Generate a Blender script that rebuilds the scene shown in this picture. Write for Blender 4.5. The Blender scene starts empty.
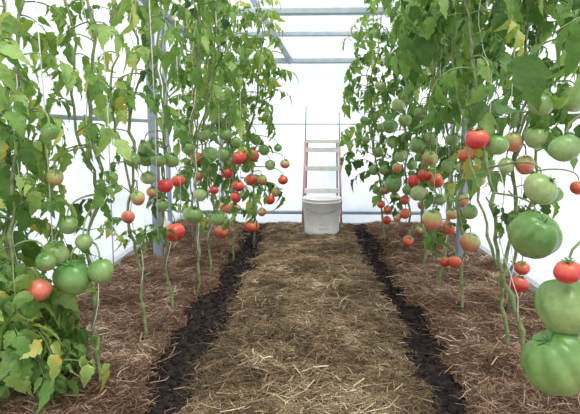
import bpy, math, random
import numpy as np
from mathutils import Vector, Matrix, Euler
random.seed(7); np.random.seed(7)
scene = bpy.context.scene
scene.view_settings.view_transform = 'Standard'
COL = scene.collection

# ---------------------------------------------------------------- camera
F = 500.0
PITCH = math.radians(8.98); YAW = math.radians(2.06)
cam_d = bpy.data.cameras.new("camera"); cam = bpy.data.objects.new("camera", cam_d)
COL.objects.link(cam); scene.camera = cam
cam_d.sensor_width = 36; cam_d.lens = 36*F/580
cam_d.clip_start = 0.02
cam.location = (0, 0, 1.0)
cam.rotation_euler = (math.pi/2-PITCH, 0, YAW)
RM = Euler((math.pi/2-PITCH, 0, YAW)).to_matrix()
def ray(px, py):
    return RM @ Vector(((px-290)/F, -(py-207)/F, -1.0))
def ground(px, py, z=0.0):
    r = ray(px, py); t = (z-1.0)/r.z
    return (r.x*t, r.y*t)
def at_y(px, py, Y):
    r = ray(px, py); t = Y/r.y
    return (r.x*t, Y, 1+r.z*t), t
RT = np.array(RM).T
def projn(P):
    q = (np.asarray(P)-np.array([0, 0, 1.0])) @ RT.T
    d = -q[:, 2]; d = np.where(d < .05, 1e9, d)
    return 290+F*q[:, 0]/d, 207-F*q[:, 1]/d, d

# ---------------------------------------------------------------- materials
def newmat(name):
    m = bpy.data.materials.new(name); m.use_nodes = True
    nt = m.node_tree
    return m, nt, nt.nodes["Principled BSDF"], nt.nodes["Material Output"]
def N(nt, t, **k):
    n = nt.nodes.new(t)
    for a, b in k.items(): setattr(n, a, b)
    return n
def ramp(nt, stops):
    n = nt.nodes.new("ShaderNodeValToRGB")
    e = n.color_ramp.elements
    while len(e) < len(stops): e.new(0.5)
    for i, (p, c) in enumerate(stops):
        e[i].position = p; e[i].color = (*c, 1)
    return n
def simple(name, col, rough=0.5, metal=0.0, nscale=20, var=0.12, bump=0.05):
    m, nt, p, o = newmat(name)
    tc = N(nt, "ShaderNodeTexCoord"); no = N(nt, "ShaderNodeTexNoise")
    no.inputs["Scale"].default_value = nscale
    nt.links.new(tc.outputs["Object"], no.inputs["Vector"])
    r = ramp(nt, [(0.3, tuple(c*(1-var) for c in col)), (0.7, tuple(min(1, c*(1+var)) for c in col))])
    nt.links.new(no.outputs["Fac"], r.inputs[0]); nt.links.new(r.outputs[0], p.inputs["Base Color"])
    b = N(nt, "ShaderNodeBump"); b.inputs["Strength"].default_value = bump
    nt.links.new(no.outputs["Fac"], b.inputs["Height"]); nt.links.new(b.outputs[0], p.inputs["Normal"])
    p.inputs["Roughness"].default_value = rough; p.inputs["Metallic"].default_value = metal
    return m

def leafmat(name, dark, mid, light, trans):
    m, nt, p, o = newmat(name)
    at = N(nt, "ShaderNodeAttribute", attribute_name="tint")
    tc = N(nt, "ShaderNodeTexCoord"); no = N(nt, "ShaderNodeTexNoise"); no.inputs["Scale"].default_value = 35
    nt.links.new(tc.outputs["Object"], no.inputs["Vector"])
    ad = N(nt, "ShaderNodeMath", operation='MULTIPLY_ADD')
    nt.links.new(no.outputs["Fac"], ad.inputs[0]); ad.inputs[1].default_value = 0.35
    sb = N(nt, "ShaderNodeMath", operation='SUBTRACT'); sb.inputs[1].default_value = 0.17
    nt.links.new(at.outputs["Fac"], ad.inputs[2]); nt.links.new(ad.outputs[0], sb.inputs[0])
    r = ramp(nt, [(0.0, dark), (0.5, mid), (0.9, light), (1.0, (0.60, 0.42, 0.08))])
    nt.links.new(sb.outputs[0], r.inputs[0]); nt.links.new(r.outputs[0], p.inputs["Base Color"])
    p.inputs["Roughness"].default_value = 0.48
    p.inputs["Specular IOR Level"].default_value = 0.4
    bp = N(nt, "ShaderNodeBump"); bp.inputs["Strength"].default_value = 0.45; bp.inputs["Distance"].default_value = 0.01
    n2 = N(nt, "ShaderNodeTexNoise"); n2.inputs["Scale"].default_value = 90
    nt.links.new(tc.outputs["Object"], n2.inputs["Vector"])
    nt.links.new(n2.outputs["Fac"], bp.inputs["Height"]); nt.links.new(bp.outputs[0], p.inputs["Normal"])
    tr = N(nt, "ShaderNodeBsdfTranslucent")
    hs = N(nt, "ShaderNodeMixRGB", blend_type='MULTIPLY'); hs.inputs[0].default_value = 1; hs.inputs[2].default_value = (*trans, 1)
    nt.links.new(r.outputs[0], hs.inputs[1]); nt.links.new(hs.outputs[0], tr.inputs[0])
    mx = N(nt, "ShaderNodeMixShader"); mx.inputs[0].default_value = 0.33
    nt.links.new(p.outputs[0], mx.inputs[1]); nt.links.new(tr.outputs[0], mx.inputs[2]); nt.links.new(mx.outputs[0], o.inputs[0])
    return m
M_leaf = leafmat("tomato_leaf", (0.026, 0.075, 0.02), (0.13, 0.26, 0.06), (0.34, 0.48, 0.15), (1.7, 1.6, 0.75))
M_stem = simple("tomato_stem", (0.20, 0.25, 0.10), 0.65, 0, 30, 0.45, 0.3)
M_calyx = simple("calyx_green", (0.10, 0.24, 0.06), 0.6)
M_twine = simple("twine", (0.74, 0.72, 0.68), 0.8)
M_metal = simple("galvanised_steel", (0.28, 0.33, 0.39), 0.5, 0.1, 12, 0.12)
M_paintbar = simple("pale_painted_steel", (0.44, 0.51, 0.57), 0.5, 0.0, 12, 0.1)
M_alu = simple("ladder_aluminium", (0.80, 0.80, 0.78), 0.45, 0.0, 20, 0.1)
M_rail = simple("ladder_rail_paint", (0.62, 0.33, 0.32), 0.5, 0.0, 20, 0.15)
M_wire = simple("wire", (0.25, 0.25, 0.26), 0.4, 0.5)
M_board = simple("white_board", (0.58, 0.60, 0.64), 0.6, 0, 8, 0.06)
M_bucket = simple("white_plastic", (1.0, 1.0, 1.0), 0.35, 0, 6, 0.03, 0.02)
M_label = simple("bucket_print", (0.66, 0.69, 0.72), 0.4, 0, 60, 0.2, 0.0)

def tommat(name, body, shoulder, lo, hi, rough=0.32):
    m, nt, p, o = newmat(name)
    tc = N(nt, "ShaderNodeTexCoord"); sx = N(nt, "ShaderNodeSeparateXYZ")
    nt.links.new(tc.outputs["Object"], sx.inputs[0])
    no = N(nt, "ShaderNodeTexNoise"); no.inputs["Scale"].default_value = 1.2; no.inputs["Detail"].default_value = 2
    oi = N(nt, "ShaderNodeObjectInfo"); va = N(nt, "ShaderNodeVectorMath", operation='ADD')
    nt.links.new(tc.outputs["Object"], va.inputs[0])
    ml = N(nt, "ShaderNodeMath", operation='MULTIPLY'); ml.inputs[1].default_value = 31
    nt.links.new(oi.outputs["Random"], ml.inputs[0]); nt.links.new(ml.outputs[0], va.inputs[1])
    nt.links.new(va.outputs[0], no.inputs["Vector"])
    ma = N(nt, "ShaderNodeMath", operation='MULTIPLY_ADD'); ma.inputs[1].default_value = 1.0
    nt.links.new(no.outputs["Fac"], ma.inputs[0]); nt.links.new(sx.outputs["Z"], ma.inputs[2])
    r = ramp(nt, [(0, body), (1, shoulder)])
    mr = N(nt, "ShaderNodeMapRange"); mr.inputs[1].default_value = lo+.05; mr.inputs[2].default_value = hi+.05
    nt.links.new(ma.outputs[0], mr.inputs[0]); nt.links.new(mr.outputs[0], r.inputs[0])
    n2 = N(nt, "ShaderNodeTexNoise"); n2.inputs["Scale"].default_value = 5; n2.inputs["Detail"].default_value = 4
    nt.links.new(va.outputs[0], n2.inputs["Vector"])
    dk = ramp(nt, [(.35, (.88, .88, .86)), (.65, (1.05, 1.05, 1.05))]); nt.links.new(n2.outputs["Fac"], dk.inputs[0])
    mu = N(nt, "ShaderNodeMixRGB", blend_type='MULTIPLY'); mu.inputs[0].default_value = 1
    nt.links.new(r.outputs[0], mu.inputs[1]); nt.links.new(dk.outputs[0], mu.inputs[2])
    hsv = N(nt, "ShaderNodeHueSaturation")
    h1 = N(nt, "ShaderNodeMapRange"); h1.inputs[3].default_value = .492; h1.inputs[4].default_value = .515
    nt.links.new(oi.outputs["Random"], h1.inputs[0]); nt.links.new(h1.outputs[0], hsv.inputs["Hue"])
    nt.links.new(mu.outputs[0], hsv.inputs["Color"])
    nt.links.new(hsv.outputs[0], p.inputs["Base Color"])
    p.inputs["Roughness"].default_value = rough
    p.inputs["Coat Weight"].default_value = 0.15; p.inputs["Coat Roughness"].default_value = 0.15
    return m
MT = {
 'r': tommat("tomato_red", (0.64, 0.065, 0.05), (0.66, 0.19, 0.08), 0.5, 1.4),
 'o': tommat("tomato_orange", (0.68, 0.19, 0.12), (0.42, 0.42, 0.15), 0.2, 1.1),
 'g': tommat("tomato_green", (0.29, 0.39, 0.14), (0.11, 0.24, 0.05), 0.0, 1.25),
 'p': tommat("tomato_pale", (0.44, 0.50, 0.24), (0.20, 0.34, 0.09), 0.1, 1.3),
}
TL = {'r': "ripe red tomato", 'o': "orange half-ripe tomato with greenish shoulders",
      'g': "unripe green tomato", 'p': "pale green unripe tomato"}

def filmmat():
    m, nt, p, o = newmat("translucent_film")
    nt.nodes.remove(p)
    tc = N(nt, "ShaderNodeTexCoord"); no = N(nt, "ShaderNodeTexNoise"); no.inputs["Scale"].default_value = 1.8
    no.inputs["Detail"].default_value = 5; no.inputs["Distortion"].default_value = 0.6
    nt.links.new(tc.outputs["Object"], no.inputs["Vector"])
    r = ramp(nt, [(0.36, (0.74, 0.79, 0.83)), (0.5, (0.92, 0.94, 0.95)), (0.62, (0.97, 0.975, 0.98))])
    nt.links.new(no.outputs["Fac"], r.inputs[0])
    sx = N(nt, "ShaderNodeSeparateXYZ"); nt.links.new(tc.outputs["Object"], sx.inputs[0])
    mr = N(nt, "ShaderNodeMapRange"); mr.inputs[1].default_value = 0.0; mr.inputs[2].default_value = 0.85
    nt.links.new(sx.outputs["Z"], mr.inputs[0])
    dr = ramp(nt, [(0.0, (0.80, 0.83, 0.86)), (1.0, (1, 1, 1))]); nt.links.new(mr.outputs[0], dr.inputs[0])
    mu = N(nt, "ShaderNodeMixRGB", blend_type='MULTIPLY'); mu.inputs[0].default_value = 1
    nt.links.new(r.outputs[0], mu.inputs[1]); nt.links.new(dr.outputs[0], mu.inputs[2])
    b = N(nt, "ShaderNodeBump"); b.inputs["Strength"].default_value = 0.4; b.inputs["Distance"].default_value = 0.05
    nt.links.new(no.outputs["Fac"], b.inputs["Height"])
    tl = N(nt, "ShaderNodeBsdfTranslucent"); tp = N(nt, "ShaderNodeBsdfTransparent"); df = N(nt, "ShaderNodeBsdfDiffuse")
    for s in (tl, df):
        nt.links.new(mu.outputs[0], s.inputs["Color"]); nt.links.new(b.outputs[0], s.inputs["Normal"])
    nt.links.new(mu.outputs[0], tp.inputs["Color"])
    m1 = N(nt, "ShaderNodeMixShader"); m1.inputs[0].default_value = 0.25
    nt.links.new(tl.outputs[0], m1.inputs[1]); nt.links.new(df.outputs[0], m1.inputs[2])
    m2 = N(nt, "ShaderNodeMixShader"); m2.inputs[0].default_value = 0.58
    nt.links.new(m1.outputs[0], m2.inputs[1]); nt.links.new(tp.outputs[0], m2.inputs[2])
    nt.links.new(m2.outputs[0], o.inputs[0])
    return m
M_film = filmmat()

def soilmat(name, c0, c1, c2, sc=45, bump=0.6):
    m, nt, p, o = newmat(name)
    tc = N(nt, "ShaderNodeTexCoord"); no = N(nt, "ShaderNodeTexNoise")
    no.inputs["Scale"].default_value = sc; no.inputs["Detail"].default_value = 8; no.inputs["Roughness"].default_value = 0.7
    nt.links.new(tc.outputs["Object"], no.inputs["Vector"])
    r = ramp(nt, [(0.35, c0), (0.5, c1), (0.68, c2)])
    nt.links.new(no.outputs["Fac"], r.inputs[0]); nt.links.new(r.outputs[0], p.inputs["Base Color"])
    b = N(nt, "ShaderNodeBump"); b.inputs["Strength"].default_value = bump; b.inputs["Distance"].default_value = 0.02
    nt.links.new(no.outputs["Fac"], b.inputs["Height"]); nt.links.new(b.outputs[0], p.inputs["Normal"])
    p.inputs["Roughness"].default_value = 0.95
    p.inputs["Specular IOR Level"].default_value = 0.2
    return m
M_soil = soilmat("dark_soil", (0.006, 0.005, 0.005), (0.018, 0.013, 0.012), (0.05, 0.036, 0.03))
M_litter = soilmat("litter_base", (0.045, 0.030, 0.018), (0.13, 0.088, 0.052), (0.23, 0.165, 0.102), 60)
M_litter_side = soilmat("litter_base_side", (0.045, 0.025, 0.016), (0.14, 0.082, 0.051), (0.26, 0.165, 0.107), 60)
def strawmat(name, cols):
    m, nt, p, o = newmat(name)
    at = N(nt, "ShaderNodeAttribute", attribute_name="tint")
    r = ramp(nt, cols)
    nt.links.new(at.outputs["Fac"], r.inputs[0]); nt.links.new(r.outputs[0], p.inputs["Base Color"])
    p.inputs["Roughness"].default_value = 0.85; p.inputs["Specular IOR Level"].default_value = 0.25
    return m
M_straw = strawmat("straw", [(0, (0.055, 0.036, 0.019)), (0.4, (0.19, 0.13, 0.072)), (0.75, (0.35, 0.255, 0.152)), (1, (0.68, 0.57, 0.39))])
M_straw_side = strawmat("straw_side", [(0, (0.065, 0.036, 0.022)), (0.45, (0.24, 0.143, 0.09)), (0.8, (0.44, 0.30, 0.20)), (1, (0.74, 0.61, 0.46))])

# ---------------------------------------------------------------- mesh helpers
class MB:
    def __init__(s): s.v=[]; s.f=[]; s.t=[]; s.n=0
    def add(s, V, Fc, tint=0.5):
        V = np.asarray(V, float); s.v.append(V)
        n = s.n
        s.f.extend([tuple([i+n for i in f]) for f in Fc])
        s.t.append(np.full(len(V), tint) if np.isscalar(tint) else tint); s.n += len(V)
    def tube(s, P, R, seg=6, cap=True, tint=0.5):
        P = np.asarray(P, float); n = len(P)
        R = np.full(n, R) if np.isscalar(R) else np.asarray(R)
        T = np.gradient(P, axis=0); T /= np.linalg.norm(T, axis=1)[:, None]+1e-12
        ref = np.array([0.0, 0, 1]) if abs(T[0][2]) < 0.8 else np.array([1.0, 0, 0])
        V = []
        a = np.linspace(0, 2*math.pi, seg, endpoint=False)
        X = np.cross(T[0], ref); X /= np.linalg.norm(X)
        for i in range(n):
            X = X - T[i]*np.dot(X, T[i]); X /= np.linalg.norm(X)+1e-12
            Y = np.cross(T[i], X)
            V.append(P[i]+R[i]*(np.cos(a)[:, None]*X+np.sin(a)[:, None]*Y))
        V = np.concatenate(V)
        Fc = [(i*seg+j, i*seg+(j+1) % seg, (i+1)*seg+(j+1) % seg, (i+1)*seg+j) for i in range(n-1) for j in range(seg)]
        if cap: Fc += [tuple(range(seg))[::-1], tuple((n-1)*seg+j for j in range(seg))]
        s.add(V, Fc, tint)
    def box(s, c, d, rot=None):
        d = np.array(d)/2
        V = np.array([[x, y, z] for x in (-1, 1) for y in (-1, 1) for z in (-1, 1)])*d
        if rot is not None: V = V @ np.array(rot).T
        s.add(V+np.array(c), [(0,1,3,2),(4,6,7,5),(0,4,5,1),(2,3,7,6),(0,2,6,4),(1,5,7,3)])
    def mesh(s, name, mats, smooth=True):
        me = bpy.data.meshes.new(name)
        V = np.concatenate(s.v)
        me.from_pydata(V.tolist(), [], s.f)
        a = me.attributes.new("tint", 'FLOAT', 'POINT'); a.data.foreach_set("value", np.concatenate(s.t).astype(np.float32))
        for m in mats: me.materials.append(m)
        if smooth: me.polygons.foreach_set("use_smooth", [True]*len(me.polygons))
        me.update(); return me
def obj(name, me, parent=None, loc=(0,0,0), label=None, cat=None, **k):
    o = bpy.data.objects.new(name, me); COL.objects.link(o); o.location = loc
    if parent is not None: o.parent = parent
    if label: o["label"] = label
    if cat: o["category"] = cat
    for a, b in k.items(): o[a] = b
    return o

# ---------------------------------------------------------------- noise
def vnoise(x, y, sc, seed):
    rs = np.random.RandomState(seed); L = rs.rand(257, 257)
    x = np.asarray(x)*sc+100; y = np.asarray(y)*sc+100
    xi = np.floor(x).astype(int); yi = np.floor(y).astype(int); fx = x-xi; fy = y-yi
    fx = fx*fx*(3-2*fx); fy = fy*fy*(3-2*fy)
    g = lambda a, b: L[a % 256, b % 256]
    return (g(xi, yi)*(1-fx)+g(xi+1, yi)*fx)*(1-fy)+(g(xi, yi+1)*(1-fx)+g(xi+1, yi+1)*fx)*fy

WX = 1.4; YB = 5.25; Y0 = -0.6; EZ = 2.0; RZ = 2.62

# ---------------------------------------------------------------- floor
def grid_obj(name, xs, ys, zf, mats, **k):
    X, Y = np.meshgrid(xs, ys); Z = zf(X, Y)
    V = np.stack([X.ravel(), Y.ravel(), Z.ravel()], 1); nx = len(xs)
    Fc = [(j*nx+i, j*nx+i+1, (j+1)*nx+i+1, (j+1)*nx+i) for j in range(len(ys)-1) for i in range(nx-1)]
    b = MB(); b.add(V, Fc); me = b.mesh(name, mats); return obj(name, me, **k)
def floor_z(x, y):
    return -0.012+0.022*(vnoise(x, y, 14, 3)-.5)+0.014*(vnoise(x, y, 40, 4)-.5)
grid_obj("floor", np.linspace(-WX-.1, WX+.1, 200), np.linspace(Y0, YB+.1, 420), floor_z, [M_soil],
         label="dark moist soil ground of the greenhouse", cat="ground", kind="structure")

def crumbs():
    b = MB()
    base = np.array([[1,0,0],[-1,0,0],[0,1,0],[0,-1,0],[0,0,1],[0,0,-1]], float)
    Fc = [(0,2,4),(2,1,4),(1,3,4),(3,0,4),(2,0,5),(1,2,5),(3,1,5),(0,3,5)]
    for i in range(3800):
        s = random.choice((-1, 1)); x = s*random.uniform(.37, .70); y = random.uniform(1.2, 5)
        r = random.uniform(.003, .013)
        V = base*r*np.random.uniform(.6, 1.3, (6, 3))+[x, y, float(floor_z(x, y))+r*.4]
        b.add(V, Fc)
    obj("soil_crumbs", b.mesh("soil_crumbs", [M_soil], False), label="loose dark soil clods along the two furrows", cat="soil", kind="stuff")
crumbs()

def edge_noise(y, seed): return 0.09*(vnoise(y, y*0, 3.5, seed)-.5)+0.09*(vnoise(y, y*0, 11, seed+1)-.5)+0.06*(vnoise(y, y*0, 30, seed+2)-.5)
def mulch(name, x0, x1, seed, nst, mats, label, e0, e1, hmax=0.05, fine=1.0, back=0.0):
    ys = np.linspace(Y0+.05, 5.12, 330); nu = 70
    def edges(y):
        nr = np.clip((y-3.0)/2, 0, 1)*back
        return x0+(edge_noise(y, seed)+nr if e0 else 0), x1+(edge_noise(y, seed+5)-nr if e1 else 0)
    def height(x, y):
        a, c = edges(y)
        d = 1.0
        if e0: d = np.clip((x-a)/.13, 0, 1)
        if e1: d = d*np.clip((c-x)/.13, 0, 1)
        d = np.sqrt(np.clip(d*(2-d), 0, 1))
        return -0.014+d*(hmax*.4+hmax*.9*vnoise(x, y, 6, seed+9)+0.016*vnoise(x, y, 16, seed+10)+0.014*vnoise(x, y, 35, seed+11)), a, c
    u = np.linspace(0, 1, nu); V = []
    for y in ys:
        yy = np.full(nu, y); a, c = edges(yy); x = a+(c-a)*u
        z, _, _ = height(x, yy); V.append(np.stack([x, yy, z], 1))
    V = np.concatenate(V)
    Fb = np.array([(j*nu+i, j*nu+i+1, (j+1)*nu+i+1, (j+1)*nu+i) for j in range(len(ys)-1) for i in range(nu-1)])
    rs = np.random.RandomState(seed+77)
    y = 1.1+(5.1-1.1)*rs.rand(nst)**1.35
    x = x0-.06*e0+(x1-x0+.06*e0+.06*e1)*rs.rand(nst)
    h, a, c = height(x, y)
    keep = np.ones(nst, bool); st = rs.rand(nst)
    if e0: keep &= (x > a+.005) | (st < .25*np.exp(-np.maximum(a-x, 0)/.03))
    if e1: keep &= (x < c-.005) | (st < .25*np.exp(-np.maximum(x-c, 0)/.03))
    x = x[keep]; y = y[keep]; h = h[keep]; nst = len(x)
    if not e0: x = np.maximum(x, x0+.05)
    if not e1: x = np.minimum(x, x1-.05)
    coarse = rs.rand(nst) > .95
    ang = rs.rand(nst)*math.pi*2; L = rs.uniform(.006, .042, nst)*(1+1.1*coarse)*fine; w = rs.uniform(.0005, .0019, nst)*fine*(1+.5*coarse)
    tilt = rs.normal(0, .20, nst); h = h+rs.uniform(0, .013, nst)
    D = np.stack([np.cos(ang)*np.cos(tilt), np.sin(ang)*np.cos(tilt), np.sin(tilt)], 1)
    S = np.stack([-np.sin(ang), np.cos(ang), rs.normal(0, .4, nst)], 1)*w[:, None]
    C = np.stack([x, y, np.maximum(h, -.005)+.003], 1)
    bend = rs.normal(0, .35, nst)[:, None]*np.stack([-np.sin(ang), np.cos(ang), 0*ang], 1)*L[:, None]
    bend[:, 2] += rs.uniform(0, .12, nst)*L
    P0 = C-D*L[:, None]; P1 = C+bend; P2 = C+D*L[:, None]
    SV = np.stack([P0-S, P0+S, P1-S, P1+S, P2-S*.5, P2+S*.5], 1).reshape(-1, 3)
    SV[:, 2] = np.maximum(SV[:, 2], -.008)
    lim = WX-.02; SV[:, 0] = np.clip(SV[:, 0], -lim, lim)
    k = np.arange(nst)*6+len(V)
    Fs = np.concatenate([np.stack([k, k+1, k+3, k+2], 1), np.stack([k+2, k+3, k+5, k+4], 1)])
    tint = np.repeat(np.clip(rs.beta(1.5, 2.6, nst)+.12*coarse+.5*(vnoise(x, y, 5, seed+2)-.5)+.4*(vnoise(x, y, 14, seed+3)-.5), 0, 1), 6)
    me = bpy.data.meshes.new(name)
    me.from_pydata(np.concatenate([V, SV]).tolist(), [], np.concatenate([Fb, Fs]).tolist())
    at = me.attributes.new("tint", 'FLOAT', 'POINT'); at.data.foreach_set("value", np.concatenate([np.full(len(V), .3), tint]).astype(np.float32))
    for m in mats: me.materials.append(m)
    me.polygons.foreach_set("material_index", np.concatenate([np.zeros(len(Fb), int), np.ones(len(Fs), int)]))
    me.update()
    obj(name, me, label=label, cat="straw mulch", kind="stuff")
mulch("straw_mulch", -.43, .44, 11, 70000, [M_litter, M_straw], "dry straw and grass mulch covering the central walking path", True, True, .03, .92, .03)
mulch("straw_mulch", -WX+.02, -.62, 31, 40000, [M_litter_side, M_straw_side], "reddish brown dry mulch on a tomato planting bed", False, True, .05, .98)
mulch("straw_mulch", .62, WX-.02, 51, 40000, [M_litter_side, M_straw_side], "reddish brown dry mulch on a tomato planting bed", True, False, .05, .98)

# ---------------------------------------------------------------- shell
def plane(name, quads, mat, **k):
    b = MB()
    for q in quads: b.add(q, [(0,1,2,3)])
    return obj(name, b.mesh(name, [mat], False), **k)
st = dict(kind="structure", cat="greenhouse wall")
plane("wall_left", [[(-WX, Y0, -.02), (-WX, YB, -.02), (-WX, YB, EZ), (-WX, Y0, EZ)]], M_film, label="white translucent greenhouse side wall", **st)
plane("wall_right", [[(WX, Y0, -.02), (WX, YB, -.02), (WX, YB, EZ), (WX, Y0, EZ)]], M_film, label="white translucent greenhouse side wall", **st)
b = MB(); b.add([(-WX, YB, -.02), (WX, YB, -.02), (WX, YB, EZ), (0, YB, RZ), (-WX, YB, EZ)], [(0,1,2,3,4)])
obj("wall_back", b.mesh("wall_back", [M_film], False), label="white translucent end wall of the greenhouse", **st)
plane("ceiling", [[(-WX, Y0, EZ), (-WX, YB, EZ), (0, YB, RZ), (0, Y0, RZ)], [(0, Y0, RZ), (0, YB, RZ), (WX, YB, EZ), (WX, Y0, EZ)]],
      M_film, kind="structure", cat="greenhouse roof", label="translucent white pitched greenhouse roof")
tn = [0]
def bar(p, q, w, mat=M_metal, label="grey galvanised steel bar of the greenhouse frame", cat="frame bar"):
    tn[0] += 1
    p = Vector(p); q = Vector(q); d = (q-p).normalized()
    up = Vector((0,1,0)) if abs(d.z) > .7 else Vector((0,0,1))
    x = d.cross(up).normalized(); y = x.cross(d).normalized()
    b = MB(); c = w*.18
    pro = [(w/2-c, w/2), (w/2, w/2-c), (w/2, -w/2+c), (w/2-c, -w/2), (-w/2+c, -w/2), (-w/2, -w/2+c), (-w/2, w/2-c), (-w/2+c, w/2)]
    V = [tuple(p+x*a+y*e) for a, e in pro]+[tuple(q+x*a+y*e) for a, e in pro]
    b.add(V, [(i, (i+1) % 8, 8+(i+1) % 8, 8+i) for i in range(8)]+[tuple(range(8))[::-1], tuple(range(8, 16))])
    return obj("trim_%d" % tn[0], b.mesh("trim", [mat], False), kind="structure", label=label, cat=cat)
WI = WX-.03
for s in (-1, 1):
    for y in (0.9, 3.62, 4.75):
        xx = s*(1.12 if y == 3.62 else WI-.03)
        bar((xx, y, 0), (xx, y, 2.0 if abs(xx) > 1.2 else 2.08), .062 if y == 3.62 else .04, label="upright grey steel post of the greenhouse frame", cat="post")
        bar((s*WX*.985, y, EZ-.01), (0, y, RZ-.03), .03, label="sloping steel rafter under the greenhouse roof", cat="rafter")
    bar((s*WI, Y0, EZ-.03), (s*WI, YB-.02, EZ-.03), .055, M_paintbar)
    bar((s*WI, Y0, 1.06), (s*WI, YB-.02, 1.06), .028)
    bar((s*WI, Y0, .06), (s*WI, YB-.02, .06), .10, M_board, "white base board along the greenhouse wall", "base board")
for y in (2.25, 3.62, 4.55):
    bar((-WI, y, EZ+.0), (WI, y, EZ+.0), .065, M_paintbar, "pale steel tie beam under the roof", "tie beam")
bar((0, Y0, RZ-.05), (0, YB-.02, RZ-.05), .04, M_paintbar)
bar((-1.33, 3.1, 2.02), (-.86, 4.3, 1.66), .045, M_metal, "diagonal steel brace beside a post", "brace")
YR = YB-.04
for z, w in ((.12, .035), (1.04, .014), (1.67, .055), (1.93, .05)):
    bar((-WI, YR, z), (WI, YR, z), w, M_paintbar if z > 1 else M_metal, "horizontal rail on the end wall", "rail")
bar((-.62, YR-.05, 2.36), (-.17, YR-.05, 1.64), .06, M_metal, "diagonal steel brace on the end wall", "brace")
bar((-.9, YR-.0, 0), (-.9, YR-.0, 2.2), .035, M_metal, "upright steel post on the end wall", "post")

# ---------------------------------------------------------------- bucket
def lathe(prof, seg=40):
    b = MB(); a = np.linspace(0, 2*math.pi, seg, endpoint=False)
    V = np.concatenate([np.stack([r*np.cos(a), r*np.sin(a), np.full(seg, z)], 1) for r, z in prof])
    Fc = [(i*seg+j, i*seg+(j+1) % seg, (i+1)*seg+(j+1) % seg, (i+1)*seg+j) for i in range(len(prof)-1) for j in range(seg)]
    b.add(V, Fc); return b
bx, by = ground(322, 236, .02)
by += .12
buck = obj("plastic_bucket", None, loc=(bx, by, .02), label="white plastic bucket with wire handle standing on the mulch", cat="bucket")
buck.empty_display_size = .2
prof = [(0.0005, 0), (.152, 0), (.159, .004), (.161, .05), (.171, .318), (.176, .320), (.176, .327), (.172, .330), (.173, .347), (.179, .349), (.181, .357), (.177, .362), (.171, .359), (.167, .34), (.156, .06), (.150, .015), (.0005, .012)]
prof = [(r_, z_*.95) for r_, z_ in prof]
obj("body", lathe(prof).mesh("bucket_body", [M_bucket]), buck)
b = MB(); a = np.linspace(0, math.pi, 24)
b.tube(np.stack([.182*np.cos(a), -.07-.115*np.sin(a), .318-.10*np.sin(a)], 1), .0035)
obj("handle", b.mesh("bucket_handle", [M_wire]), buck, label="thin wire bail handle")
b = MB()
aa = np.linspace(-1.75, -1.2, 10)
for z0, z1, sh in ((.16, .195, 0), (.11, .14, .05), (.065, .085, .02)):
    V = []
    for z in (z0, z1):
        rr = .161+(z-.0475)*.0393+.002
        for t in aa: V.append((rr*math.cos(t+sh), rr*math.sin(t+sh), z))
    b.add(V, [(i, i+1, 11+i, 10+i) for i in range(9)])
obj("label_print", b.mesh("bucket_label", [M_label]), buck, label="faded grey print on the bucket side")

# ---------------------------------------------------------------- step ladder
lx, ly = .14, 4.98
lad = obj("step_ladder", None, loc=(lx, ly, .02), label="small folding metal step ladder standing by the end wall", cat="step ladder")
W0 = .190; W1 = .165
def lp(s, t, off=0): return (s*(W0+(W1-W0)*t), -.16+.16*t+off, .9*t)
for s in (-1, 1):
    b = MB(); b.tube([lp(s, 0), lp(s, .5), lp(s, .95)], [.0115]*3, 8)
    obj("rail", b.mesh("ladder_rail", [M_rail]), lad, label="reddish painted side rail")
    b = MB(); b.tube([lp(s, .94), (s*W1, .0, .98), (s*W1*.98, .01, 1.13+.06*(s < 0))], .006, 8)
    obj("handrail", b.mesh("ladder_handrail", [M_metal]), lad, label="thin upright grip bar")
    b = MB(); b.tube([(s*(W0-.02), .17, 0), (s*(W1-.02), .03, .86)], .009, 8)
    obj("back_leg", b.mesh("ladder_back_leg", [M_metal]), lad)
    b = MB(); b.tube([(s*(W0), -.16, 0), (s*W0, -.16, .04)], .016, 8)
    obj("foot", b.mesh("ladder_foot", [M_wire]), lad, label="dark rubber foot")
for t in (.2, .42, .66, .86, .95):
    b = MB(); c = lp(0, t, .02); wd = (W0+(W1-W0)*t)*2-.01
    b.box(c, (wd, .085, .022)); b.box((c[0], c[1]-.045, c[2]-.006), (wd, .008, .045 if t < .9 else .03))
    obj("step", b.mesh("ladder_step", [M_alu], False), lad)
b = MB(); b.tube([(-W0+.03, .145, .2), (W0-.03, .145, .2)], .008, 6)
obj("brace", b.mesh("ladder_brace", [M_metal]), lad)

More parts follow.
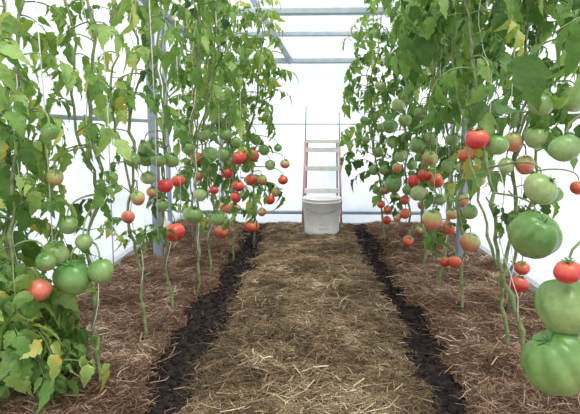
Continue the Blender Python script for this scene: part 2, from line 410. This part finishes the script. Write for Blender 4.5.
# ---------------------------------------------------------------- leaves
def leaflet_template(rs):
    n = 12; t = np.linspace(0, 1, n)
    prof = np.sin(np.pi*np.clip(t, 0, 1)**.60)**.95
    droop = rs.uniform(.2, 1.0); fold = rs.uniform(.2, .9); tw = rs.uniform(-.9, .9); roll = rs.uniform(-.15, .3)
    wd = rs.uniform(.25, .35); notch = rs.uniform(.66, .86); ph = rs.randint(3)
    V = []
    for sgn in (-1, 0, 1):
        if sgn == 0:
            x = t.copy(); y = 0*t; z = -droop*t**2
        else:
            m3 = (np.arange(n)+ph) % 3
            lob = np.where(m3 == 1, 1.0, np.where(m3 == 2, .95, notch))
            w = wd*prof*lob*rs.uniform(.88, 1.12, n)
            w[0] = .01; w[-1] = 0.0
            x = t+.06*(lob > .9)*(1-t); y = sgn*w
            z = fold*w-droop*t**2+rs.uniform(-.035, .035, n)-1.8*fold*w**2
        y = y+roll*t**2
        c = np.cos(tw*t); s_ = np.sin(tw*t)
        V.append(np.stack([x*(1-.2*droop), y*c-z*s_*.3, z*c+y*s_], 1))
    V = np.concatenate(V)
    Fc = [(i, i+1, n+i+1, n+i) for i in range(n-1)]+[(n+i, n+i+1, 2*n+i+1, 2*n+i) for i in range(n-1)]
    return V, Fc
rs0 = np.random.RandomState(5)
TEM = [leaflet_template(rs0) for _ in range(36)]
def norm(v): return v/(np.linalg.norm(v)+1e-9)
def rachis(P, az, L, el, droop, rs):
    n = 9; pts = [np.array(P)]; sw = rs.uniform(-.7, .7); T = []
    for i in range(n):
        e = el-droop*(i/(n-1))**1.1; a2 = az+sw*i/n
        T.append(np.array([math.cos(a2)*math.cos(e), math.sin(a2)*math.cos(e), math.sin(e)]))
        if i < n-1: pts.append(pts[-1]+T[-1]*L/(n-1))
    return np.array(pts), T
def leaf(bl, bs, pts, T, az, L, tint, rs):
    n = 9; side = np.array([-math.sin(az), math.cos(az), 0])
    bs.tube(pts, np.linspace(.0036, .001, n)*(L/.28), 4, False)
    def put(fr, ang, size):
        k = min(n-1.001, fr*(n-1)); i = int(k); f = k-i
        p = pts[i]*(1-f)+pts[min(i+1, n-1)]*f; t = T[i]
        Nn = norm(np.cross(t, side))
        if Nn[2] < -.3: Nn = -Nn
        D = norm(t*math.cos(ang)+side*math.sin(ang)+np.array([0, 0, -rs.uniform(.1, 1.2)])+rs.normal(0, .18, 3))
        Nn = norm(Nn+rs.normal(0, .45, 3)); Y = norm(np.cross(Nn, D)); Z = np.cross(D, Y)
        V, Fc = TEM[rs.randint(len(TEM))]
        R = np.stack([D, Y*rs.uniform(.75, 1.2), Z])
        q = p+norm(D)*.12*size if ang != 0 else p
        bl.add(q+(V*size) @ R, Fc, float(np.clip(tint+rs.normal(0, .13), 0, .92)))
    s = L*.39
    put(1.0, 0.0, s*1.15)
    for fr, sz in ((.86, .85), (.66, 1.0), (.45, .9), (.28, .6)):
        for sg in (-1, 1):
            if rs.rand() < .08: continue
            put(np.clip(fr+rs.uniform(-.05, .05), 0, .98), sg*rs.uniform(.7, 1.25), s*sz*rs.uniform(.65, 1.15))
    for fr in (.76, .55, .36):
        put(fr, rs.choice([-1, 1])*rs.uniform(1.1, 1.5), s*rs.uniform(.28, .45))

# ---------------------------------------------------------------- plants
def G(px, py): return ground(px, py, .03)
PL = []
def P(b, dx, dy, h, z0, n, ls, tint, label, lean=0, br=0, low=(0, 0, 0), ex=.9): PL.append(dict(b=b, dx=dx, dy=dy, h=h, z0=z0, n=n, ls=ls, t=tint, label=label, lean=lean, br=br, low=low, ex=ex))
cord = "staked tomato plant, "
P(G(42, 405), -.02, .0, 2.05, .10, 78, .76, .62, cord+"leafy down to the mulch with green fruit", -.03, 1, (26, .08, .75), 1.25)
P(G(100, 390), .0, .1, 2.1, .80, 24, .66, .64, cord+"bare lower stem and light foliage", .02, 1, (5, .45, .8), 1.0)
P(G(146, 338), -.03, .1, 2.1, .64, 44, .74, .60, cord+"bare lower stem with ripening fruit", .02, 2, (6, .40, .65))
P(G(170, 312), .0, .1, 2.1, .58, 42, .78, .58, cord+"bare lower stem with ripening fruit", -.02, 1, (5, .40, .65))
P(G(198, 292), .0, .05, 2.1, .58, 44, .80, .57, cord+"bare lower stem with ripening fruit", .02, 2, (5, .40, .65))
P(G(210, 275), .02, .05, 2.1, .54, 46, .83, .56, cord+"many red fruits low on the stem", 0, 1, (5, .35, .6))
P(G(232, 258), .0, .0, 2.1, .46, 52, .86, .55, cord+"many red fruits low on the stem", 0, 2, (5, .3, .5))
P(G(254, 243), .03, .0, 2.0, .40, 56, .88, .55, cord+"growing near the end wall", .02, 1)
P((-1.02, 1.72), -.03, 0, 1.15, .05, 46, .78, .56, cord+"short young leafy growth close to the side wall", 0, 0, (14, .08, .5), 1.0)
P((-1.02, 4.3), .0, .0, 1.95, .30, 30, .95, .5, cord+"growing near the side wall")
P(G(524, 381), -.20, .25, 2.1, .98, 48, .90, .44, cord+"thick bare leaning stem and dense dark foliage", -.04, 2, (6, .55, .95))
P(G(508, 348), .05, .1, 2.08, .90, 50, .92, .44, cord+"thick bare stem and dense dark foliage", -.03, 2, (7, .5, .9))
P(G(462, 312), -.08, .1, 2.1, .80, 54, .9, .44, cord+"dense foliage with orange fruit", .03, 2, (7, .45, .8))
P(G(440, 288), .0, .1, 2.08, .72, 54, .9, .44, cord+"dense foliage with ripening fruit", -.03, 2, (7, .4, .7))
P(G(422, 264), .0, .05, 2.1, .64, 54, .92, .45, cord+"dense foliage with ripening fruit", .03, 2, (6, .35, .6))
P(G(404, 250), -.03, .0, 2.1, .56, 54, .92, .46, cord+"dense foliage with red fruit", 0, 1, (6, .35, .6))
P(G(386, 240), -.08, .0, 2.1, .52, 54, .90, .48, cord+"growing near the end wall", -.02, 1)
P((1.05, 4.4), .0, .0, 1.95, .3, 30, .95, .47, cord+"growing near the side wall")
P((.72, 1.16), .0, .0, 2.05, 1.04, 38, .95, .44, cord+"large ribbed green fruits low on the stem", 0, 1)
P((1.08, 2.6), .0, .0, 1.95, .95, 26, .85, .44, cord+"growing near the side wall")

NS = 48
def stem_pts(p, rs):
    n = NS; t = np.linspace(0, 1, n); z = t*p['h']
    ph = rs.uniform(0, 6.28, 4); am = .8
    jx = np.cumsum(rs.normal(0, .008, n)); jy = np.cumsum(rs.normal(0, .008, n))
    jx -= t*jx[-1]; jy -= t*jy[-1]
    x = p['b'][0]+p['dx']*t+p['lean']*np.sin(t*math.pi)+am*(.022*np.sin(t*rs.uniform(5, 9)+ph[0])+.008*np.sin(t*25+ph[1]))+jx
    y = p['b'][1]+p['dy']*t+am*(.03*np.sin(t*8+ph[2])+.008*np.sin(t*21+ph[3]))+jy
    x -= x[0]-p['b'][0]; y -= y[0]-p['b'][1]
    return np.stack([x, y, z-.01*(t == 0)], 1)
def sidx(z, p): return z/p['h']*(NS-1)

TOM = [(72,278,17,'g'),(98,272,13,'g'),(57,256,13,'p'),(39,290,11,'o'),(55,177,9,'o'),(50,132,8,'g'),(138,198,7,'o'),(165,186,8,'r'),(178,181,7,'r'),
(158,160,8,'g'),(171,160,8,'g'),(175,232,10,'r'),(193,215,9,'g'),(133,160,7,'g'),(210,155,8,'g'),(223,155,7,'g'),(240,158,7,'r'),(252,156,7,'r'),
(227,173,6,'r'),(238,186,6,'r'),(251,180,6,'r'),(259,180,5,'o'),(236,196,6,'r'),(226,207,6,'o'),(218,219,7,'g'),(222,232,6,'r'),(252,226,7,'r'),
(237,208,4,'o'),(270,200,5,'r'),(276,192,5,'o'),(283,180,5,'r'),(285,164,5,'o'),(298,123,4,'g'),(205,135,6,'g'),(226,135,6,'g'),(188,148,7,'g'),
(112,178,6,'p'),(148,178,7,'p'),(198,176,6,'o'),(262,212,4,'o'),(128,217,7,'o'),(246,168,5,'g'),(198,158,6,'r'),(68,225,9,'g'),(214,190,5,'r'),
(152,192,6,'o'),(244,195,5,'g'),(290,138,4,'g'),
(84,242,8,'g'),(46,262,9,'g'),(145,148,7,'g'),(180,130,6,'g'),(216,118,6,'g'),(236,142,5,'g'),(256,140,5,'g'),(264,150,5,'g'),
(200,195,6,'p'),(184,196,6,'g'),(162,205,7,'g'),(146,160,7,'g'),(207,168,6,'g'),(233,160,5,'g'),(270,165,5,'p'),(278,148,4,'g'),(240,120,5,'g'),(194,115,6,'g'),
(534,235,24,'g'),(567,306,27,'g'),(560,350,31,'g'),(540,189,16,'p'),(537,137,13,'p'),(565,148,15,'g'),(574,100,12,'g'),(497,145,11,'g'),(480,140,11,'r'),
(467,154,9,'r'),(513,142,10,'o'),(568,272,14,'r'),(578,188,8,'r'),(432,220,10,'o'),(451,188,6,'g'),(437,181,7,'r'),(425,175,7,'r'),(418,193,8,'p'),
(393,184,9,'g'),(405,214,5,'r'),(408,241,6,'r'),(448,228,7,'r'),(455,262,6,'r'),(470,242,9,'o'),(462,200,7,'o'),(519,284,9,'r'),(522,268,7,'r'),
(453,214,6,'o'),(415,181,6,'r'),(395,197,5,'o'),(388,210,5,'r'),(390,126,7,'g'),(378,152,6,'g'),(417,145,8,'g'),(429,139,7,'g'),(401,156,7,'p'),
(437,60,7,'g'),(380,86,5,'p'),(447,262,5,'r'),(385,190,5,'o'),(470,122,7,'g'),(405,200,5,'r'),(448,166,7,'g'),(486,165,8,'g'),(393,142,6,'g'),(374,170,5,'g'),
(430,158,7,'o'),(460,108,7,'g'),(412,165,6,'g'),(398,218,4,'o'),(387,220,4,'r'),(525,165,10,'o'),(553,195,9,'g'),(508,166,8,'p'),(440,120,6,'g'),
(405,120,6,'g'),(420,112,6,'g'),(452,140,7,'g'),(435,100,6,'g'),(382,128,5,'g'),(398,105,6,'p'),(415,85,6,'g'),(455,80,7,'g'),(475,95,8,'p'),(498,108,9,'g'),
(516,120,9,'g'),(488,70,8,'g'),(540,105,11,'g'),(520,60,9,'g'),(478,180,7,'o'),(470,212,7,'g'),(440,200,6,'g'),(422,205,5,'o'),(407,190,5,'g'),(384,170,5,'g'),
(397,168,5,'o'),(420,230,5,'o'),(462,168,7,'p'),(376,190,4,'g'),(382,205,4,'r'),(366,140,4,'g'),(364,120,4,'g')]
SP = [stem_pts(p, np.random.RandomState(100+i)) for i, p in enumerate(PL)]
assign = [[] for _ in PL]; TSCR = []; PLACED = []
for (px, py, r, c) in TOM:
    best = None
    for i, p in enumerate(PL):
        if i == 8: continue
        pos, t = at_y(px, py, p['b'][1])
        if pos[2] < .08 or pos[2] > p['h']-.1: continue
        k = int(np.clip(sidx(pos[2], p), 0, NS-1)); sp = SP[i][k]
        dist = abs(sp[0]-pos[0])
        if dist > .34: continue
        R = r*t/F; cost = dist/.15+abs(math.log(R/.045))*2.2
        if r > 20: cost = abs(math.log(R/.072))*4+dist
        if best is None or cost < best[0]: best = (cost, i)
    if best is None: continue
    i = best[1]; p = PL[i]
    ofs = random.uniform(-.12, -.04)
    pos, t = at_y(px, py, p['b'][1]+ofs)
    R = min(max(r*t/F, .02), .078)
    k = int(np.clip(sidx(pos[2], p), 0, NS-1)); sp = SP[i][k]
    d = math.hypot(pos[0]-sp[0], pos[1]-sp[1])
    if d < R+.012:
        pos, t = at_y(px, py, sp[1]-R-.02); R = min(max(r*t/F, .02), .078)
    pos = np.array(pos)
    for _ in range(4):
        for (q, Q) in PLACED:
            dd = pos-q; L_ = np.linalg.norm(dd)
            if L_ < (R+Q)*.97: pos = pos+dd/(L_+1e-6)*((R+Q)*.98-L_)
    PLACED.append((pos, R))
    assign[i].append((pos, R, c, py))
    TSCR.append((px, py, r, t))
for py in range(10, 260, 8): TSCR.append((157, py, 3, 3.68))      # keep foliage off the frame post
TSC = np.array(TSCR)

def tomato_mesh(name, ribs, amp, obl, mat, seed, irr):
    rs = np.random.RandomState(seed); nu, nv = 48, 22; V = []
    ph = rs.rand()*6; p2 = rs.rand()*6; p3 = rs.rand()*6
    for j in range(nv+1):
        th = math.pi*j/nv
        for i in range(nu):
            a = 2*math.pi*i/nu
            rr = math.sin(th)**.92 if 0 < j < nv else 0.0
            if th > 1.57: rr *= 1-.10*irr/.05*((th-1.57)/1.57)
            wob = .3*math.sin(a*2+p2)+.25*math.sin(a+p3)
            rib = 1+amp*(abs(math.cos(ribs*(a+.15*math.sin(a+p2))/2+ph))-.6)*(.5+.5*max(0, math.cos(th)))*(1+wob)
            rib *= 1+irr*math.sin(a*2+p3)*math.sin(th)
            z = math.cos(th)*obl*(1+irr*1.3*math.cos(a+p2)*rr)
            z -= .20*math.exp(-(rr/.28)**2)*(1 if th < 1.57 else -.15)
            V.append((rr*rib*math.cos(a), rr*rib*math.sin(a), z))
    Fc = [(j*nu+i, j*nu+(i+1) % nu, (j+1)*nu+(i+1) % nu, (j+1)*nu+i)[::-1] for j in range(nv) for i in range(nu)]
    b = MB(); b.add(V, Fc); return b.mesh(name, [mat])
TM = {}
for c in MT:
    TM[c] = [[tomato_mesh("tomato_"+c, 5, .06, .88, MT[c], 1, .04), tomato_mesh("tomato_"+c, 6, .05, 1.02, MT[c], 8, .07)],
             [tomato_mesh("tomato_"+c, 7, .13, .88, MT[c], 2, .06), tomato_mesh("tomato_"+c, 6, .10, 1.0, MT[c], 9, .09)],
             [tomato_mesh("tomato_"+c, 8, .17, 1.0, MT[c], 3, .07), tomato_mesh("tomato_"+c, 7, .16, .95, MT[c], 4, .08)]]
def calyx_mesh(k0):
    b = MB()
    for i in range(6):
        a = i*math.pi/3; pts = []
        for k in range(6):
            t = k/5; rr = (.06+.62*t)*k0; z = .68+.14*math.sin(t*2.2)*k0+.06*t; w = (.09*math.sin(math.pi*min(1, .25+t*.75))+.004)*k0
            for sg in (-1, 1): pts.append((rr*math.cos(a)-sg*w*math.sin(a), rr*math.sin(a)+sg*w*math.cos(a), z+.12))
        b.add(pts, [(2*k, 2*k+1, 2*k+3, 2*k+2) for k in range(5)])
    b.tube([(0, 0, .62), (0, 0, .90), (.03, 0, 1.05)], [.07*k0, .06*k0, .055*k0], 6)
    return b.mesh("calyx", [M_calyx])
ME_CAL = [calyx_mesh(1.0), calyx_mesh(.85), calyx_mesh(.6)]

zceil = lambda x: RZ-(RZ-EZ)*abs(x)/WX
for i, p in enumerate(PL):
    rs = np.random.RandomState(500+i); base = np.array([p['b'][0], p['b'][1], 0.0]); S = SP[i]
    root = obj("tomato_plant", None, loc=tuple(base), label=p['label'], cat="tomato plant", group="tomato plants in the greenhouse rows")
    root.empty_display_size = .2
    bs = MB(); bl = MB()
    right = p['b'][0] > 0
    r0 = .0088 if right else .0072
    knots = 1+.35*(rs.rand(len(S)) > .75)
    bs.tube(S-base, np.linspace(r0, .004, len(S))*knots, 8)
    for kk in range(4, NS-6, 3):
        if S[kk][2] < p['z0']+.2:
            a = rs.uniform(0, 6.28); l_ = rs.uniform(.012, .04)
            e = S[kk]-base+np.array([math.cos(a)*l_, math.sin(a)*l_, l_*rs.uniform(.2, 1)])
            bs.tube([S[kk]-base, (S[kk]-base+e)/2, e], [.004, .0035, .003], 5)
    axes = [(S, p['z0'])]
    for bi in range(p['br']):
        z0 = rs.uniform(.45, .85)+.25*bi; k0 = int(sidx(z0, p)); a = rs.uniform(0, 6.28)
        amp = rs.uniform(.10, .22); m = NS-k0; tt = np.linspace(0, 1, m)
        off = amp*(1-np.exp(-tt*rs.uniform(2.5, 5)))+np.cumsum(rs.normal(0, .004, m))
        off[0] = 0
        Bp = S[k0:].copy(); Bp[:, 0] += off*math.cos(a)*.6; Bp[:, 1] += off*math.sin(a); Bp[:, 2] = z0+(Bp[:, 2]-z0)*(1-.08*bi)
        Bp[:, 0] = np.clip(Bp[:, 0], -WX+.2, WX-.2); Bp[:, 1] = np.minimum(Bp[:, 1], YB-.3)
        bs.tube(Bp-base, np.linspace(.0052, .003, m)*(1+.3*(rs.rand(m) > .75)), 6, False)
        axes.append((Bp, p['z0']+.05))
    n = p['n']; az = rs.uniform(0, 6.28)
    nt_ = int(n*(1.15 if p['br'] else 1))
    for k in range(nt_+p['low'][0]):
        lowl = k >= nt_
        if not lowl:
            f = (k+rs.uniform(0, .8))/nt_; z = p['z0']+(p['h']-p['z0'])*f**p['ex']
        else:
            f = .1; z = rs.uniform(p['low'][1], p['low'][2])
        A, za = axes[0] if lowl else axes[k % len(axes)]
        if z < A[0][2]: A = axes[0][0]
        j = int(np.clip(np.searchsorted(A[:, 2], z), 1, len(A)-1)); q = A[j]
        az += 2.4+rs.uniform(-.4, .4)
        L = rs.uniform(.20, .36)*p['ls']*(1-.35*max(0, f-.75)/.25)
        if lowl and i not in (0, 8): L *= .75
        tipx = q[0]+math.cos(az)*L*1.15
        if abs(tipx) > WX-.08: L *= .55
        if q[1]+math.sin(az)*L*1.2 > YB-.12: L *= .6
        tint = p['t']+.16*(f-.5)+rs.normal(0, .14)
        if rs.rand() < .012: tint = .93
        el = rs.uniform(.05, .75); dr = rs.uniform(1.1, 2.4)
        if z < .35: el = rs.uniform(.3, .8); dr = rs.uniform(.8, 1.5)
        if f > .88: el = rs.uniform(.6, 1.1); dr = rs.uniform(.9, 1.5)
        top = zceil(abs(q[0])+.1)-.16
        if q[2]+L*math.sin(el)*.6 > top: el = -.1
        pts, T = rachis(q, az, L, el, dr, rs)
        if pts[:, 2].min() < .06:
            pts, T = rachis(q, az, L*.8, .8, .7, rs)
        X, Y, D = projn(pts)
        pad = .032*F/D
        hit = (np.hypot(X[:, None]-TSC[None, :, 0], Y[:, None]-TSC[None, :, 1]) < TSC[None, :, 2]*.85+pad[:, None]) & (D[:, None] < TSC[None, :, 3]+.03)
        if hit.any() and rs.rand() < (.72 if z < 1.4 else .45): continue
        leaf(bl, bs, pts-base, T, az, L, tint, rs)
    for (pos, R, c, py) in assign[i]:
        calt = pos+np.array([0, 0, R*1.0])
        kz = sidx(np.clip(calt[2]+rs.uniform(.02, .09), .05, p['h']-.05), p); q = S[int(kz)]
        m1 = q*.5+calt*.5+np.array([0, 0, rs.uniform(.02, .05)])
        tt = np.linspace(0, 1, 8)[:, None]
        a2 = calt+np.array([0, 0, .05])
        cur = (1-tt)**3*q+3*(1-tt)**2*tt*m1+3*(1-tt)*tt**2*a2+tt**3*calt
        bs.tube(cur-base, np.linspace(.0042, .0028, 8), 5, False)
        big = 2 if R > .060 else (1 if R > .042 else 0)
        o = obj("tomato", TM[c][big][rs.randint(2)], root, tuple(pos-base), label=("large ribbed " if big == 2 else "")+TL[c])
        s_ = R/.98*rs.uniform(.92, 1.05)
        o.scale = (s_, s_, s_); o.rotation_euler = (rs.normal(0, .3), rs.normal(0, .3), rs.uniform(0, 6.28))
        obj("calyx", ME_CAL[big], o)
    obj("stem", bs.mesh("stem", [M_stem]), root)
    obj("foliage", bl.mesh("foliage", [M_leaf]), root)
    b = MB(); tp = []
    zt = zceil(S[-1][0])-.02
    for k in range(0, NS, 1):
        if S[k][2] < .25: continue
        a = k*.7; s_ = .014
        line = S[0]*(1-S[k][2]/p['h'])+S[-1]*(S[k][2]/p['h'])
        tp.append(S[k]*.5+np.array([line[0], line[1], S[k][2]])*.5+np.array([s_*math.cos(a), s_*math.sin(a), 0]))
    tp.append(np.array([S[-1][0], S[-1][1], zt]))
    org = tp[0].copy()
    b.tube(np.array(tp)-org, .0018, 4)
    obj("support_twine", b.mesh("twine", [M_twine]), loc=tuple(org), label="white twine wound round a tomato stem up to the roof", cat="twine", group="support twines")
    if i in (0, 1, 2, 3, 5, 6, 11, 13):
        b = MB(); b.tube([(0, 0, 0), (.01, 0, .55), (.0, 0, zt-.5)], .0022, 5)
        obj("support_twine", b.mesh("twine", [M_twine]), loc=(S[0][0]+(.07 if not right else -.06), S[0][1]+.02, .50), label="straight white twine hanging from the roof beside a stem", cat="twine", group="support twines")

# ---------------------------------------------------------------- light
w = bpy.data.worlds.new("world"); scene.world = w; w.use_nodes = True
nt = w.node_tree; bg = nt.nodes["Background"]
tc = nt.nodes.new("ShaderNodeTexCoord"); sx = nt.nodes.new("ShaderNodeSeparateXYZ"); nt.links.new(tc.outputs["Generated"], sx.inputs[0])
r = ramp(nt, [(0.42, (0.86, 0.90, 0.93)), (0.5, (0.97, 0.985, 1.0)), (1.0, (1.0, 1.0, 1.0))])
mr = nt.nodes.new("ShaderNodeMapRange"); mr.inputs[1].default_value = -1; mr.inputs[2].default_value = 1
nt.links.new(sx.outputs["Z"], mr.inputs[0]); nt.links.new(mr.outputs[0], r.inputs[0]); nt.links.new(r.outputs[0], bg.inputs[0])
bg.inputs[1].default_value = 1.42
sd = bpy.data.lights.new("sun", 'SUN'); sd.energy = 5.4; sd.angle = math.radians(35); sd.color = (1, .97, .92)
so = bpy.data.objects.new("sun", sd); COL.objects.link(so); so.rotation_euler = (math.radians(18), math.radians(12), 0)
